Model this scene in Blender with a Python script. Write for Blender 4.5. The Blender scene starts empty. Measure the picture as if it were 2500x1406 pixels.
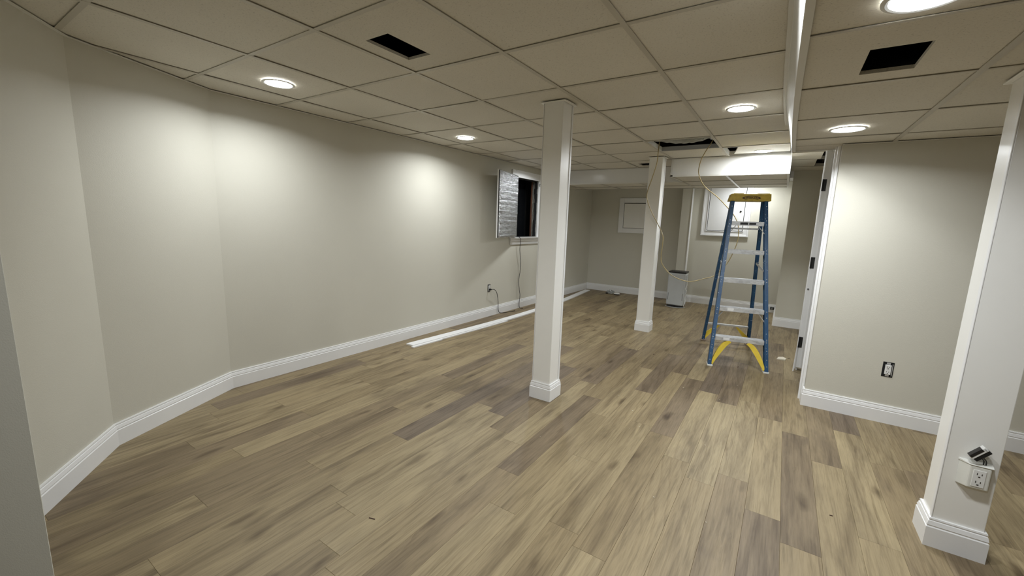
import bpy, bmesh, math, random
from mathutils import Vector, Matrix

C = bpy.context.scene.collection
scn = bpy.context.scene
random.seed(7)

# ------------------------------------------------------------------ camera
cam_d = bpy.data.cameras.new('camera')
cam = bpy.data.objects.new('camera', cam_d)
C.objects.link(cam)
RV = Vector((0.83366905, 0.55125623, 0.03335382))
UV = Vector((-0.11619918, 0.11604526, 0.98642346))
FV = Vector((-0.53990153, 0.8262264, -0.16079887))
cam.matrix_world = Matrix(((RV.x, UV.x, -FV.x, 0.0), (RV.y, UV.y, -FV.y, 0.0),
                           (RV.z, UV.z, -FV.z, 1.335), (0, 0, 0, 1)))
cam_d.sensor_width = 36.0
cam_d.lens = 36.0 * 1003.5 / 2500.0
cam_d.clip_start = 0.02
scn.camera = cam

# ------------------------------------------------------------------ world, exposure
w = bpy.data.worlds.new('night')
scn.world = w
w.use_nodes = True
w.node_tree.nodes['Background'].inputs[0].default_value = (0.010, 0.011, 0.014, 1)
w.node_tree.nodes['Background'].inputs[1].default_value = 0.1
vs = scn.view_settings
vs.view_transform = 'Standard'
vs.look = 'None'
vs.gamma = 1.0
vs.use_curve_mapping = False
vs.exposure = 0.50
LIGHT_W = 9.0            # each recessed lamp
LIGHT_COL = (0.96, 1.0, 1.03)

HM = 2.151               # main ceiling
HL = 1.942               # lowered ceiling on the right
HH = 2.112               # hall ceiling

# ------------------------------------------------------------------ materials
def new_mat(name):
    m = bpy.data.materials.new(name)
    m.use_nodes = True
    nt = m.node_tree
    return m, nt, nt.nodes['Principled BSDF']

def nd(nt, t, **kw):
    n = nt.nodes.new(t)
    for k, v in kw.items():
        setattr(n, k, v)
    return n

def coords(nt, scale=(1, 1, 1), rnd=False):
    tc = nd(nt, 'ShaderNodeTexCoord')
    mp = nd(nt, 'ShaderNodeMapping')
    mp.inputs['Scale'].default_value = scale
    nt.links.new(tc.outputs['Object'], mp.inputs['Vector'])
    if rnd:
        oi = nd(nt, 'ShaderNodeObjectInfo')
        mu = nd(nt, 'ShaderNodeMath', operation='MULTIPLY')
        mu.inputs[1].default_value = 37.0
        cx = nd(nt, 'ShaderNodeCombineXYZ')
        nt.links.new(oi.outputs['Random'], mu.inputs[0])
        for i in range(3):
            nt.links.new(mu.outputs[0], cx.inputs[i])
        nt.links.new(cx.outputs[0], mp.inputs['Location'])
    return mp.outputs[0]

def noise(nt, vec, scale, detail=2, rough=0.5, dist=0.0):
    n = nd(nt, 'ShaderNodeTexNoise')
    n.inputs['Scale'].default_value = scale
    n.inputs['Detail'].default_value = detail
    n.inputs['Roughness'].default_value = rough
    n.inputs['Distortion'].default_value = dist
    nt.links.new(vec, n.inputs['Vector'])
    return n.outputs['Fac']

def ramp(nt, fac, stops):
    r = nd(nt, 'ShaderNodeValToRGB')
    el = r.color_ramp.elements
    while len(el) < len(stops):
        el.new(0.5)
    for e, (p, c) in zip(el, stops):
        e.position = p
        e.color = (c[0], c[1], c[2], 1) if isinstance(c, tuple) else (c, c, c, 1)
    nt.links.new(fac, r.inputs[0])
    return r.outputs[0]

def mix(nt, fac, a, b, mode='MIX'):
    m = nd(nt, 'ShaderNodeMix', data_type='RGBA', blend_type=mode)
    for s, v in ((0, fac), (6, a), (7, b)):
        if hasattr(v, 'is_linked') or hasattr(v, 'links'):
            nt.links.new(v, m.inputs[s])
        elif isinstance(v, tuple):
            m.inputs[s].default_value = (v[0], v[1], v[2], 1)
        else:
            m.inputs[s].default_value = v
    return m.outputs[2]

def bump(nt, bsdf, height, strength, dist=0.002):
    b = nd(nt, 'ShaderNodeBump')
    b.inputs['Strength'].default_value = strength
    b.inputs['Distance'].default_value = dist
    nt.links.new(height, b.inputs['Height'])
    nt.links.new(b.outputs[0], bsdf.inputs['Normal'])

def plain(name, col, rough=0.5, metal=0.0, var=0.06, vscale=8.0, bmp=0.0, bscale=200.0, spec=0.5):
    m, nt, b = new_mat(name)
    v = coords(nt)
    f = noise(nt, v, vscale, 3)
    lo = tuple(c * (1 - var) for c in col)
    hi = tuple(min(1, c * (1 + var)) for c in col)
    nt.links.new(ramp(nt, f, [(0.3, lo), (0.7, hi)]), b.inputs['Base Color'])
    b.inputs['Roughness'].default_value = rough
    b.inputs['Metallic'].default_value = metal
    b.inputs['Specular IOR Level'].default_value = spec
    if bmp:
        bump(nt, b, noise(nt, v, bscale, 2), bmp)
    return m

M = {}
M['wall'] = plain('wall paint', (0.615, 0.595, 0.515), 0.62, var=0.015, vscale=2.0, bmp=0.25, bscale=260, spec=0.35)
M['wall_shaded'] = plain('shaded wall paint', (0.60, 0.585, 0.53), 0.62, var=0.015, vscale=2.0, bmp=0.25, bscale=260, spec=0.35)  # wall paint copy with shade mixed into its colour, unused
M['trim'] = plain('white trim paint', (0.83, 0.83, 0.825), 0.30, var=0.015, vscale=5.0, bmp=0.08, bscale=90)
M['column'] = plain('column paint', (0.86, 0.85, 0.81), 0.28, var=0.015, vscale=4.0, bmp=0.10, bscale=60)
M['gloss'] = plain('glossy white panel', (0.76, 0.755, 0.73), 0.20, var=0.015, vscale=5.0, bmp=0.12, bscale=30)
M['bar'] = plain('ceiling grid enamel', (0.52, 0.49, 0.42), 0.45, var=0.03, vscale=4)
M['steel_trim'] = plain('white metal edge trim', (0.70, 0.69, 0.65), 0.52, var=0.03, vscale=4, bmp=0.25, bscale=9)
M['black'] = plain('black plastic', (0.012, 0.012, 0.013), 0.45)
M['hinge'] = plain('black hinge steel', (0.010, 0.010, 0.010), 0.5)
M['deck'] = plain('dark plenum', (0.02, 0.018, 0.016), 0.9, var=0.4, vscale=3)
M['void'] = plain('dark void', (0.006, 0.006, 0.006), 0.95)
M['white_plastic'] = plain('white plastic', (0.78, 0.78, 0.76), 0.35)
M['ivory_plastic'] = plain('off white moulded plastic', (0.72, 0.72, 0.67), 0.35, bmp=0.15, bscale=120)
M['slot'] = plain('socket slot', (0.05, 0.045, 0.04), 0.6)
M['yellow'] = plain('yellow moulded plastic', (0.76, 0.56, 0.06), 0.4, var=0.06, vscale=20)
M['cap_yellow'] = plain('dusty yellow cap plastic', (0.52, 0.37, 0.045), 0.5, var=0.15, vscale=30)
M['emblem'] = plain('dark brown print', (0.045, 0.012, 0.006), 0.5)
M['cable'] = plain('pale yellow cable sheath', (0.38, 0.30, 0.14), 0.35, var=0.25, vscale=9)
M['cord'] = plain('black rubber cord', (0.010, 0.010, 0.010), 0.5)
M['rubber'] = plain('dull pink rubber', (0.35, 0.26, 0.20), 0.8)
M['machine'] = plain('machine white plastic', (0.50, 0.52, 0.53), 0.35, var=0.03)
M['machine_side'] = plain('machine grey side', (0.42, 0.43, 0.43), 0.4)
M['brown_wood'] = plain('brown window wood', (0.10, 0.04, 0.02), 0.6, var=0.3)
M['debris'] = plain('drywall scrap', (0.60, 0.55, 0.44), 0.9)
M['night_glass_frame'] = plain('dark sash', (0.02, 0.018, 0.018), 0.4)

# duct jacket: grey crumpled plastic
m, nt, b = new_mat('grey duct jacket'); M['duct'] = m
v = coords(nt, (1, 6, 6))
f = noise(nt, v, 5.0, 5, 0.6, 1.0)
nt.links.new(ramp(nt, f, [(0.3, (0.18, 0.19, 0.17)), (0.7, (0.50, 0.51, 0.47))]), b.inputs['Base Color'])
b.inputs['Roughness'].default_value = 0.35
bump(nt, b, f, 0.9, 0.02)

# crumpled foil
m, nt, b = new_mat('silver foil'); M['foil'] = m
v = coords(nt, (1, 1, 1))
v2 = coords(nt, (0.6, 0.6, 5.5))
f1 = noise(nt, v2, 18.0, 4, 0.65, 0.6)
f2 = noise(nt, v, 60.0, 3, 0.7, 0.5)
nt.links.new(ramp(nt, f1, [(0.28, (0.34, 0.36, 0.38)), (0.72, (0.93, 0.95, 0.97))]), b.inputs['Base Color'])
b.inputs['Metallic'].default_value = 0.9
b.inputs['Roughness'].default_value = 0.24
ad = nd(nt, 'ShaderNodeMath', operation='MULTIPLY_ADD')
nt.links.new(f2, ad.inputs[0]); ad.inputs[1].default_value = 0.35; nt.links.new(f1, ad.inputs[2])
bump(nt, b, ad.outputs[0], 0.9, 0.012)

# ceiling tile: fine fissured mineral board
m, nt, b = new_mat('mineral ceiling board'); M['tile'] = m
v = coords(nt, (1, 1, 1), True)
f = noise(nt, v, 130.0, 3, 0.7, 0.3)
g = noise(nt, v, 1.6, 2)
fine = ramp(nt, f, [(0.30, (0.50, 0.47, 0.40)), (0.42, (0.72, 0.685, 0.60)), (0.8, (0.75, 0.715, 0.625))])
big = ramp(nt, g, [(0.3, 0.93), (0.7, 1.0)])
oi = nd(nt, 'ShaderNodeObjectInfo')
tone = ramp(nt, oi.outputs['Random'], [(0.0, 0.94), (1.0, 1.02)])
c1 = mix(nt, 1.0, fine, big, 'MULTIPLY')
nt.links.new(mix(nt, 1.0, c1, tone, 'MULTIPLY'), b.inputs['Base Color'])
b.inputs['Roughness'].default_value = 0.75
bump(nt, b, f, 0.35, 0.002)

# smooth (vinyl faced) tile near the work light
M['tile_smooth'] = plain('smooth ceiling board', (0.74, 0.715, 0.64), 0.55, var=0.02, vscale=3)

# wood planks
m, nt, b = new_mat('oak vinyl plank'); M['plank'] = m
L_ = nt.links
tcn = nd(nt, 'ShaderNodeTexCoord')
oi = nd(nt, 'ShaderNodeObjectInfo')
wn = nd(nt, 'ShaderNodeTexWhiteNoise', noise_dimensions='1D')
L_.new(oi.outputs['Random'], wn.inputs['W'])
sc = nd(nt, 'ShaderNodeVectorMath', operation='MULTIPLY_ADD')
L_.new(wn.outputs['Color'], sc.inputs[0]); sc.inputs[1].default_value = (40, 40, 40)
L_.new(tcn.outputs['Object'], sc.inputs[2])
def scaled(s):
    n = nd(nt, 'ShaderNodeVectorMath', operation='MULTIPLY')
    L_.new(sc.outputs[0], n.inputs[0]); n.inputs[1].default_value = s
    return n.outputs[0]
streak = noise(nt, scaled((11, 1.1, 1)), 1.0, 4, 0.6, 0.7)       # broad streaks along the board
fine = noise(nt, scaled((150, 7, 1)), 1.0, 3, 0.6, 0.2)          # pores
patch = noise(nt, scaled((5, 2.2, 1)), 1.0, 3, 0.55, 0.4)        # cloudy patches
wv = nd(nt, 'ShaderNodeTexWave', wave_type='RINGS', rings_direction='Z', wave_profile='SAW')
wv.inputs['Scale'].default_value = 1.0
wv.inputs['Distortion'].default_value = 5.0
wv.inputs['Detail'].default_value = 2.0
wv.inputs['Detail Scale'].default_value = 1.3
L_.new(scaled((9, 1.3, 1)), wv.inputs['Vector'])
vor = nd(nt, 'ShaderNodeTexVoronoi', feature='F1')
vor.inputs['Scale'].default_value = 1.0
nz = nd(nt, 'ShaderNodeTexNoise'); nz.inputs['Scale'].default_value = 3.0
L_.new(scaled((4.2, 1.9, 1)), nz.inputs['Vector'])
va = nd(nt, 'ShaderNodeVectorMath', operation='MULTIPLY_ADD')
L_.new(nz.outputs['Color'], va.inputs[0]); va.inputs[1].default_value = (0.35, 0.35, 0)
L_.new(scaled((7.0, 2.1, 1)), va.inputs[2])
L_.new(va.outputs[0], vor.inputs['Vector'])
sepc = nd(nt, 'ShaderNodeSeparateColor'); L_.new(oi.outputs['Color'], sepc.inputs[0])
tone = ramp(nt, sepc.outputs['Red'], [(0.0, (0.155, 0.118, 0.086)), (0.25, (0.208, 0.156, 0.096)),
                                       (0.50, (0.258, 0.197, 0.111)), (0.80, (0.308, 0.242, 0.140)), (1.0, (0.345, 0.278, 0.166))])
dark = ramp(nt, streak, [(0.30, (0.58, 0.55, 0.52)), (0.50, (0.95, 0.95, 0.94)), (0.72, (1.08, 1.08, 1.06))])
c = mix(nt, 1.0, tone, dark, 'MULTIPLY')
pat = ramp(nt, patch, [(0.26, (0.66, 0.64, 0.66)), (0.44, (0.97, 0.97, 0.97)), (0.75, (1.05, 1.05, 1.05))])
med = noise(nt, scaled((46, 2.6, 1)), 1.0, 4, 0.65, 0.8)
md = ramp(nt, med, [(0.30, (0.70, 0.68, 0.64)), (0.47, (0.97, 0.97, 0.96)), (0.70, (1.08, 1.08, 1.07))])
c = mix(nt, 0.85, c, pat, 'MULTIPLY')
fi = ramp(nt, fine, [(0.32, (0.80, 0.79, 0.77)), (0.55, (1.0, 1.0, 1.0))])
c = mix(nt, 0.9, c, fi, 'MULTIPLY')
c = mix(nt, 0.9, c, md, 'MULTIPLY')
ringmask = ramp(nt, noise(nt, scaled((3, 0.9, 1)), 1.0, 1), [(0.46, 0.0), (0.60, 0.65)])
rg = ramp(nt, wv.outputs['Fac'], [(0.0, (0.66, 0.62, 0.57)), (0.35, (1, 1, 1)), (1.0, (1, 1, 1))])
c = mix(nt, ringmask, c, mix(nt, 1.0, c, rg, 'MULTIPLY'))
kn = ramp(nt, vor.outputs['Distance'], [(0.0, (0.28, 0.24, 0.21)), (0.07, (0.52, 0.48, 0.44)), (0.20, (1, 1, 1))])
c = mix(nt, 0.9, c, kn, 'MULTIPLY')
L_.new(c, b.inputs['Base Color'])
rr = ramp(nt, fine, [(0.2, 0.56), (0.8, 0.44)])
L_.new(rr, b.inputs['Roughness'])
b.inputs['Specular IOR Level'].default_value = 0.4
bump(nt, b, fine, 0.22, 0.001)

# ladder rails: blue fibreglass with paint splatter
m, nt, b = new_mat('blue fibreglass'); M['blue'] = m
v = coords(nt)
f = noise(nt, v, 55.0, 3, 0.65, 0.8)
sp = ramp(nt, f, [(0.665, 0.0), (0.69, 1.0)])
sh = noise(nt, coords(nt, (14, 14, 1.2)), 3.0, 3)
base = ramp(nt, sh, [(0.3, (0.010, 0.050, 0.125)), (0.7, (0.018, 0.080, 0.175))])
nt.links.new(mix(nt, sp, base, (0.60, 0.66, 0.72)), b.inputs['Base Color'])
b.inputs['Roughness'].default_value = 0.42

# aluminium steps with wear
m, nt, b = new_mat('worn aluminium'); M['alu'] = m
f = noise(nt, coords(nt, (5, 14, 14)), 3.0, 4, 0.6, 0.5)
nt.links.new(ramp(nt, f, [(0.25, (0.42, 0.42, 0.42)), (0.5, (0.68, 0.69, 0.70)), (0.75, (0.86, 0.87, 0.88))]), b.inputs['Base Color'])
b.inputs['Metallic'].default_value = 0.55
nt.links.new(ramp(nt, f, [(0.3, 0.5), (0.7, 0.30)]), b.inputs['Roughness'])

def emis(name, col, s):
    m, nt, b = new_mat(name)
    b.inputs['Base Color'].default_value = (0.9, 0.9, 0.9, 1)
    b.inputs['Emission Color'].default_value = (*col, 1)
    b.inputs['Emission Strength'].default_value = s
    return m
M['lens'] = emis('lit lamp diffuser', LIGHT_COL, 14.0)

m, nt, b = new_mat('window glass'); M['glass'] = m
b.inputs['Base Color'].default_value = (0.02, 0.022, 0.025, 1)
b.inputs['Roughness'].default_value = 0.03
b.inputs['Transmission Weight'].default_value = 0.6

m, nt, b = new_mat('clear plastic wrap'); M['clear'] = m
b.inputs['Base Color'].default_value = (0.75, 0.78, 0.78, 1)
b.inputs['Roughness'].default_value = 0.15
b.inputs['Transmission Weight'].default_value = 0.75

# ------------------------------------------------------------------ geometry helpers
class Frame:
    """u along, v into the room, z up"""
    def __init__(s, p, u, v):
        s.p = Vector((p[0], p[1], p[2] if len(p) > 2 else 0)); s.u = Vector((u[0], u[1], 0)).normalized(); s.v = Vector((v[0], v[1], 0)).normalized()
    def __call__(s, x, y, z):
        return s.p + s.u * x + s.v * y + Vector((0, 0, z))
ID = Frame((0, 0), (1, 0), (0, 1))

class MB:
    def __init__(s, fr=ID): s.v = []; s.f = []; s.fr = fr
    def hexa(s, pts):
        n = len(s.v); s.v += [s.fr(*p) for p in pts]
        for q in ((0, 3, 2, 1), (4, 5, 6, 7), (0, 1, 5, 4), (1, 2, 6, 5), (2, 3, 7, 6), (3, 0, 4, 7)):
            s.f.append(tuple(n + i for i in q))
        return s
    def box(s, x0, x1, y0, y1, z0, z1):
        return s.hexa([(x0, y0, z0), (x1, y0, z0), (x1, y1, z0), (x0, y1, z0), (x0, y0, z1), (x1, y0, z1), (x1, y1, z1), (x0, y1, z1)])
    def prism(s, poly0, poly1):
        n = len(s.v); k = len(poly0)
        s.v += [s.fr(*p) for p in poly0] + [s.fr(*p) for p in poly1]
        s.f.append(tuple(n + i for i in reversed(range(k)))); s.f.append(tuple(n + k + i for i in range(k)))
        for i in range(k):
            j = (i + 1) % k; s.f.append((n + i, n + j, n + k + j, n + k + i))
        return s
    def tube(s, pts, r, seg=8, caps=True):
        pts = [s.fr(*p) if not isinstance(p, Vector) else p for p in pts]
        n = len(s.v); rings = []
        up = Vector((0.31, 0.2, 0.93)).normalized()
        prev = None
        for i, p in enumerate(pts):
            a = pts[max(0, i - 1)]; c_ = pts[min(len(pts) - 1, i + 1)]
            t = (c_ - a).normalized()
            x = (up - t * up.dot(t)) if prev is None else (prev - t * prev.dot(t))
            if x.length < 1e-5: x = t.orthogonal()
            x.normalize(); prev = x; y = t.cross(x)
            rr_ = r[i] if isinstance(r, (list, tuple)) else r
            for k in range(seg):
                an = 2 * math.pi * k / seg
                s.v.append(p + x * math.cos(an) * rr_ + y * math.sin(an) * rr_)
        for i in range(len(pts) - 1):
            for k in range(seg):
                a = n + i * seg + k; b_ = n + i * seg + (k + 1) % seg
                s.f.append((a, b_, b_ + seg, a + seg))
        if caps:
            s.f.append(tuple(n + k for k in reversed(range(seg))))
            s.f.append(tuple(n + (len(pts) - 1) * seg + k for k in range(seg)))
        return s
    def disc(s, c, r0, r1, z0, z1, seg=32):
        """frustum / cylinder around c"""
        a = [(c[0] + r0 * math.cos(2 * math.pi * i / seg), c[1] + r0 * math.sin(2 * math.pi * i / seg), z0) for i in range(seg)]
        b_ = [(c[0] + r1 * math.cos(2 * math.pi * i / seg), c[1] + r1 * math.sin(2 * math.pi * i / seg), z1) for i in range(seg)]
        return s.prism(a, b_)
    def sweep(s, prof, path, closed=False, side=1):
        """profile (d,z) swept along a 2-D path with mitred corners; d is offset to the given side"""
        P = [Vector((p[0], p[1])) for p in path]; N = len(P); n = len(s.v); k = len(prof)
        for i in range(N):
            a = P[i - 1] if (i > 0 or closed) else None
            c_ = P[(i + 1) % N] if (i < N - 1 or closed) else None
            ns = []
            for q in (((P[i] - a) if a is not None else None), ((c_ - P[i]) if c_ is not None else None)):
                if q is not None:
                    q = q.normalized(); ns.append(Vector((-q.y, q.x)) * side)
            m_ = ns[0] if len(ns) == 1 else (ns[0] + ns[1]) / (1 + ns[0].dot(ns[1]))
            for d, z in prof:
                s.v.append(s.fr(P[i].x + m_.x * d, P[i].y + m_.y * d, z))
        segs = N if closed else N - 1
        for i in range(segs):
            j = (i + 1) % N
            for q in range(k):
                q2 = (q + 1) % k
                s.f.append((n + i * k + q, n + i * k + q2, n + j * k + q2, n + j * k + q))
        if not closed:
            s.f.append(tuple(n + q for q in range(k))); s.f.append(tuple(n + (N - 1) * k + q for q in reversed(range(k))))
        return s
    def mesh(s, name, mat, bevel=0, smooth=False, seg=1, origin=None):
        me = bpy.data.meshes.new(name)
        o_ = Vector(origin) if origin else Vector((0, 0, 0))
        me.from_pydata([tuple(Vector(v) - o_) for v in s.v], [], s.f)
        bm = bmesh.new(); bm.from_mesh(me)
        bmesh.ops.recalc_face_normals(bm, faces=bm.faces)
        if bevel:
            es = [e for e in bm.edges if len(e.link_faces) == 2 and e.calc_face_angle(0) > 0.5]
            bmesh.ops.bevel(bm, geom=es, offset=bevel, segments=seg, affect='EDGES', profile=0.5)
        if smooth:
            for f_ in bm.faces: f_.smooth = True
        bm.to_mesh(me); bm.free()
        me.materials.append(mat)
        return me
    def build(s, name, mat, parent=None, bevel=0, smooth=False, seg=1, loc=None):
        me = s.mesh(name, mat, bevel, smooth, seg, loc)
        o = bpy.data.objects.new(name, me); C.objects.link(o)
        if loc: o.location = loc
        if parent is not None:
            o.parent = parent
            if loc is None:
                pass
            o.matrix_parent_inverse = parent.matrix_basis.inverted()
        return o

def tag(o, label=None, cat=None, group=None, kind=None):
    if label: o['label'] = label
    if cat: o['category'] = cat
    if group: o['group'] = group
    if kind: o['kind'] = kind
    return o

def thing(name, label, cat, loc=(0, 0, 0), rz=0, group=None):
    o = bpy.data.objects.new(name, None); C.objects.link(o)
    o.location = loc; o.rotation_euler = (0, 0, rz); o.empty_display_size = 0.1
    bpy.context.view_layer.update()
    return tag(o, label, cat, group)

def struct(o): return tag(o, kind='structure')

def link(name, me, parent, loc=(0, 0, 0), rot=(0, 0, 0)):
    o = bpy.data.objects.new(name, me); C.objects.link(o)
    o.location = loc; o.rotation_euler = rot
    if parent is not None: o.parent = parent
    return o

# ------------------------------------------------------------------ floor of vinyl planks
fl = MB().box(-4.2, 4.2, -3.2, 8.6, -0.12, -0.007).build('floor', M['deck']); struct(fl)
PW, PL = 0.146, 1.19
known = {0: 2.23, 2: 1.987, 3: 2.14, 4: 2.384, 5: 2.237, 6: 2.39, 7: 1.44, 9: 2.07, 10: 1.453, 11: 1.707, 12: 3.163,
         13: 0.849, 14: 2.215, 15: 1.087, 16: 1.605, 18: 1.859, 19: 1.325, 21: 2.624, 23: 1.41, 26: 2.53,
         1: 2.86, 8: 2.70, 17: 2.32, 20: 0.95, 22: 2.02, 24: 2.25, 25: 1.12, 27: 1.9}
def plank_mesh(wd, ln):
    g = 0.0005; t = 0.006
    hx, hy = wd / 2 - g / 2, ln / 2 - g / 2
    b_ = 0.0007
    return MB().prism([(-hx, -hy, -t), (hx, -hy, -t), (hx, hy, -t), (-hx, hy, -t)],
                      [(-hx, -hy, -b_), (hx, -hy, -b_), (hx, hy, -b_), (-hx, hy, -b_)]).prism(
        [(-hx, -hy, -b_), (hx, -hy, -b_), (hx, hy, -b_), (-hx, hy, -b_)],
        [(-hx + b_, -hy + b_, 0), (hx - b_, -hy + b_, 0), (hx - b_, hy - b_, 0), (-hx + b_, hy - b_, 0)]).mesh('plank', M['plank'])
full = plank_mesh(PW, PL)
def wall_y_start(x):   # near limit of boards: the floor below the angled walls at the left
    if x < -3.02: return 0.62 + (-3.02 - x) * 2.0 - 0.42
    if x < -1.93: return 0.60 + (x + 3.02) * -0.757 - 0.40
    return -0.35
n_pl = 0
# shade of individual boards: (column, a y inside the board): 0 dark grey brown .. 1 pale
TONE = {(16, 2.0): 0.06, (14, 2.6): 0.06, (15, 2.8): 0.25, (16, 3.1): 0.15, (19, 3.0): 0.2, (18, 1.4): 0.35, (11, 1.4): 0.40, (12, 1.5): 0.75,
        (11, 2.2): 0.22, (6, 4.0): 0.05, (5, 4.0): 0.18, (0, 3.6): 0.08, (2, 2.5): 0.28, (4, 2.0): 0.38, (5, 1.8): 0.6, (3, 1.8): 0.22, (3, 2.6): 0.72,
        (4, 2.8): 0.9, (5, 2.8): 0.95, (6, 3.0): 0.9, (7, 2.0): 0.5, (7, 1.0): 0.85, (0, 2.8): 0.85, (1, 2.6): 0.7, (8, 2.0): 0.8, (9, 1.5): 0.75,
        (10, 1.2): 0.8, (13, 1.3): 0.85, (14, 1.2): 0.9, (14, 1.6): 0.9, (15, 1.5): 0.85, (12, 0.9): 0.7, (-1, 2.6): 0.45, (-2, 2.4): 0.3, (10, 2.2): 0.6, (12, 2.4): 0.85, (8, 4.0): 0.25, (7, 3.8): 0.2, (25, 2.2): 0.2, (21, 1.0): 0.3, (19, 0.6): 0.35, (12, 4.3): 0.15, (9, 3.4): 0.15, (13, 0.5): 0.6}
for k in range(-9, 28):
    xr = 0.572 - PW * k; xl = xr - PW; xc = (xl + xr) / 2
    if xr < -3.42: continue
    off = known.get(k, random.uniform(0, PL))
    ys = wall_y_start(xc) if k > 0 else (-0.35 if xc < 0.9 else 1.0)
    ye = 7.96 if xr < 0.06 else (6.80 if xl < 0.30 else 3.80)
    y = off + math.floor((ys - off) / PL) * PL
    while y < ye:
        a, b_ = max(y, ys), min(y + PL, ye)
        if b_ - a > 0.02:
            if abs((b_ - a) - PL) < 1e-4: me = full
            else: me = plank_mesh(PW, b_ - a)
            pk = link('plank', me, fl, (xc, (a + b_) / 2, 0)); n_pl += 1
            tv = random.choice((0.42, 0.5, 0.55, 0.62, 0.68, 0.75, 0.8, 0.35))
            for (kk, yy), t2 in TONE.items():
                if kk == k and y <= yy < y + PL: tv = t2
            pk.color = (tv, 0, 0, 1)
        y += PL
rest = MB().box(-2.6, 1.884, -3.2, -0.351, -0.006, 0).box(0.85, 1.884, -0.35, 0.999, -0.006, 0).box(1.886, 4.2, -3.2, 3.8, -0.006, 0)
o = rest.build('plank_field', M['plank'], fl); o.color = (0.55, 0, 0, 1); tag(o, kind='stuff')

# ------------------------------------------------------------------ walls
def wall(name, p0, p1, side, z0, z1, th=0.12, holes=(), mat='wall', ext=(0, 0)):
    """p0->p1 is the room face; side=+1: the room is on the left of the direction"""
    d = Vector((p1[0] - p0[0], p1[1] - p0[1])); ln = d.length; d.normalize()
    nrm = Vector((-d.y, d.x)) * side
    fr = Frame(p0, d, nrm)
    us = sorted({-ext[0], ln + ext[1]} | {h[0] for h in holes} | {h[1] for h in holes})
    mb = MB(fr)
    for a, b_ in zip(us[:-1], us[1:]):
        hs = [h for h in holes if h[0] <= a + 1e-6 and h[1] >= b_ - 1e-6]
        if not hs: mb.box(a, b_, -th, 0, z0, z1)
        else:
            h = hs[0]
            if h[2] > z0: mb.box(a, b_, -th, 0, z0, h[2])
            if h[3] < z1: mb.box(a, b_, -th, 0, h[3], z1)
    o = mb.build(name, M[mat]); struct(o)
    return fr

WZ = HM + 0.30
LP0, LP1 = (-3.407, 1.335), (-3.329, 7.945)
frL = wall('wall_left', LP0, LP1, -1, -0.1, WZ, holes=[(3.80, 4.46, 1.10, 1.965)], ext=(0, 0.12))
wall('wall_left_angled', (-3.036, 0.588), LP0, -1, -0.1, WZ, ext=(0.0, 0.0))
wall('wall_left_near', (-1.60, -0.495), (-3.036, 0.588), -1, -0.1, WZ, ext=(0, 0.0))
# corner fillers behind the two angled joints
struct(MB().box(-3.62, -3.42, 1.10, 1.42, -0.1, WZ).box(-3.2, -3.08, 0.45, 0.60, -0.1, WZ).build('wall_left_filler', M['wall']))
wall('wall_back', (-3.45, 7.93), (-1.56, 7.93), -1, -0.1, WZ)
wall('wall_back_right', (-1.56, 7.86), (0.14, 7.86), -1, -0.1, WZ)
struct(MB().box(-1.57, -1.405, 7.72, 7.86, 0, HM + .003).build('trim_pilaster', M['wall'], bevel=0.003))
struct(MB().box(-1.412, -1.400, 7.712, 7.80, 0.13, HM).build('trim_lit_side', M['trim'], bevel=0.002))  # whiter strip painting in the lamp-lit side of the pilaster
# projecting wall that closes the hall
wall('wall_hall_end', (0.0, 6.775), (0.9, 6.775), -1, -0.1, HH + 0.3)
struct(MB().box(0.0, 0.12, 6.895, 7.86, -0.1, WZ).build('wall_hall_return', M['wall']))
# right wall with the doorway
wall('wall_right', (0.262, 3.79), (4.0, 3.79), -1, -0.1, HL + 0.45)
struct(MB().box(0.262, 0.40, 3.91, 3.93, -0.1, HL + 0.45).build('wall_right_jamb_side', M['wall']))
struct(MB().box(0.345, 0.46, 4.80, 6.775, -0.1, HH + 0.3).build('wall_right_hall', M['wall']))
struct(MB().box(0.275, 0.46, 3.93, 4.80, 2.06, HH + 0.3).build('wall_right_header', M['wall']))
struct(MB().box(1.30, 1.40, 3.91, 6.0, -0.1, 2.4).box(0.46, 1.40, 5.9, 6.0, -0.1, 2.4).build('wall_side_room', M['wall']))
# walls behind and beside the camera
wall('wall_rear', (-4.2, -3.1), (4.1, -3.1), 1, -0.1, WZ)
wall('wall_far_right', (4.0, 3.8), (4.0, -3.1), -1, -0.1, WZ)
# the wall end close to the camera on the left
frN = Frame((-1.35, 0.1288), (-0.87, -0.493), (0.493, -0.87))
struct(MB(frN).prism([(0, 0, -0.1), (2.6, 0, -0.1), (2.6, -0.1, -0.1), (0.3, -0.1, -0.1)], [(0, 0, WZ), (2.6, 0, WZ), (2.6, -0.1, WZ), (0.3, -0.1, WZ)]).build('wall_near', M['wall'], bevel=0.003))

# ------------------------------------------------------------------ baseboards
BB = [(0, 0), (0.016, 0), (0.016, 0.089), (0.0125, 0.093), (0.0125, 0.096), (0.0145, 0.099), (0.0105, 0.116), (0.0075, 0.118), (0.0075, 0.121), (0.0095, 0.124), (0.008, 0.130), (0, 0.130)]
def base(name, path, side, closed=False):
    o = MB().sweep(BB, path, closed, side).build(name, M['trim']); return struct(o)
base('baseboard_left', [(-1.60, -0.495), (-3.036, 0.588), LP0, (-3.329, 7.93), (-1.57, 7.93), (-1.57, 7.72), (-1.405, 7.72), (-1.405, 7.86), (0.0, 7.86)], -1)
base('baseboard_hall', [(0.0, 7.6), (0.0, 6.775), (0.345, 6.775)], -1)
base('baseboard_right', [(0.262, 3.848), (0.262, 3.79), (4.0, 3.79)], -1)
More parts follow.
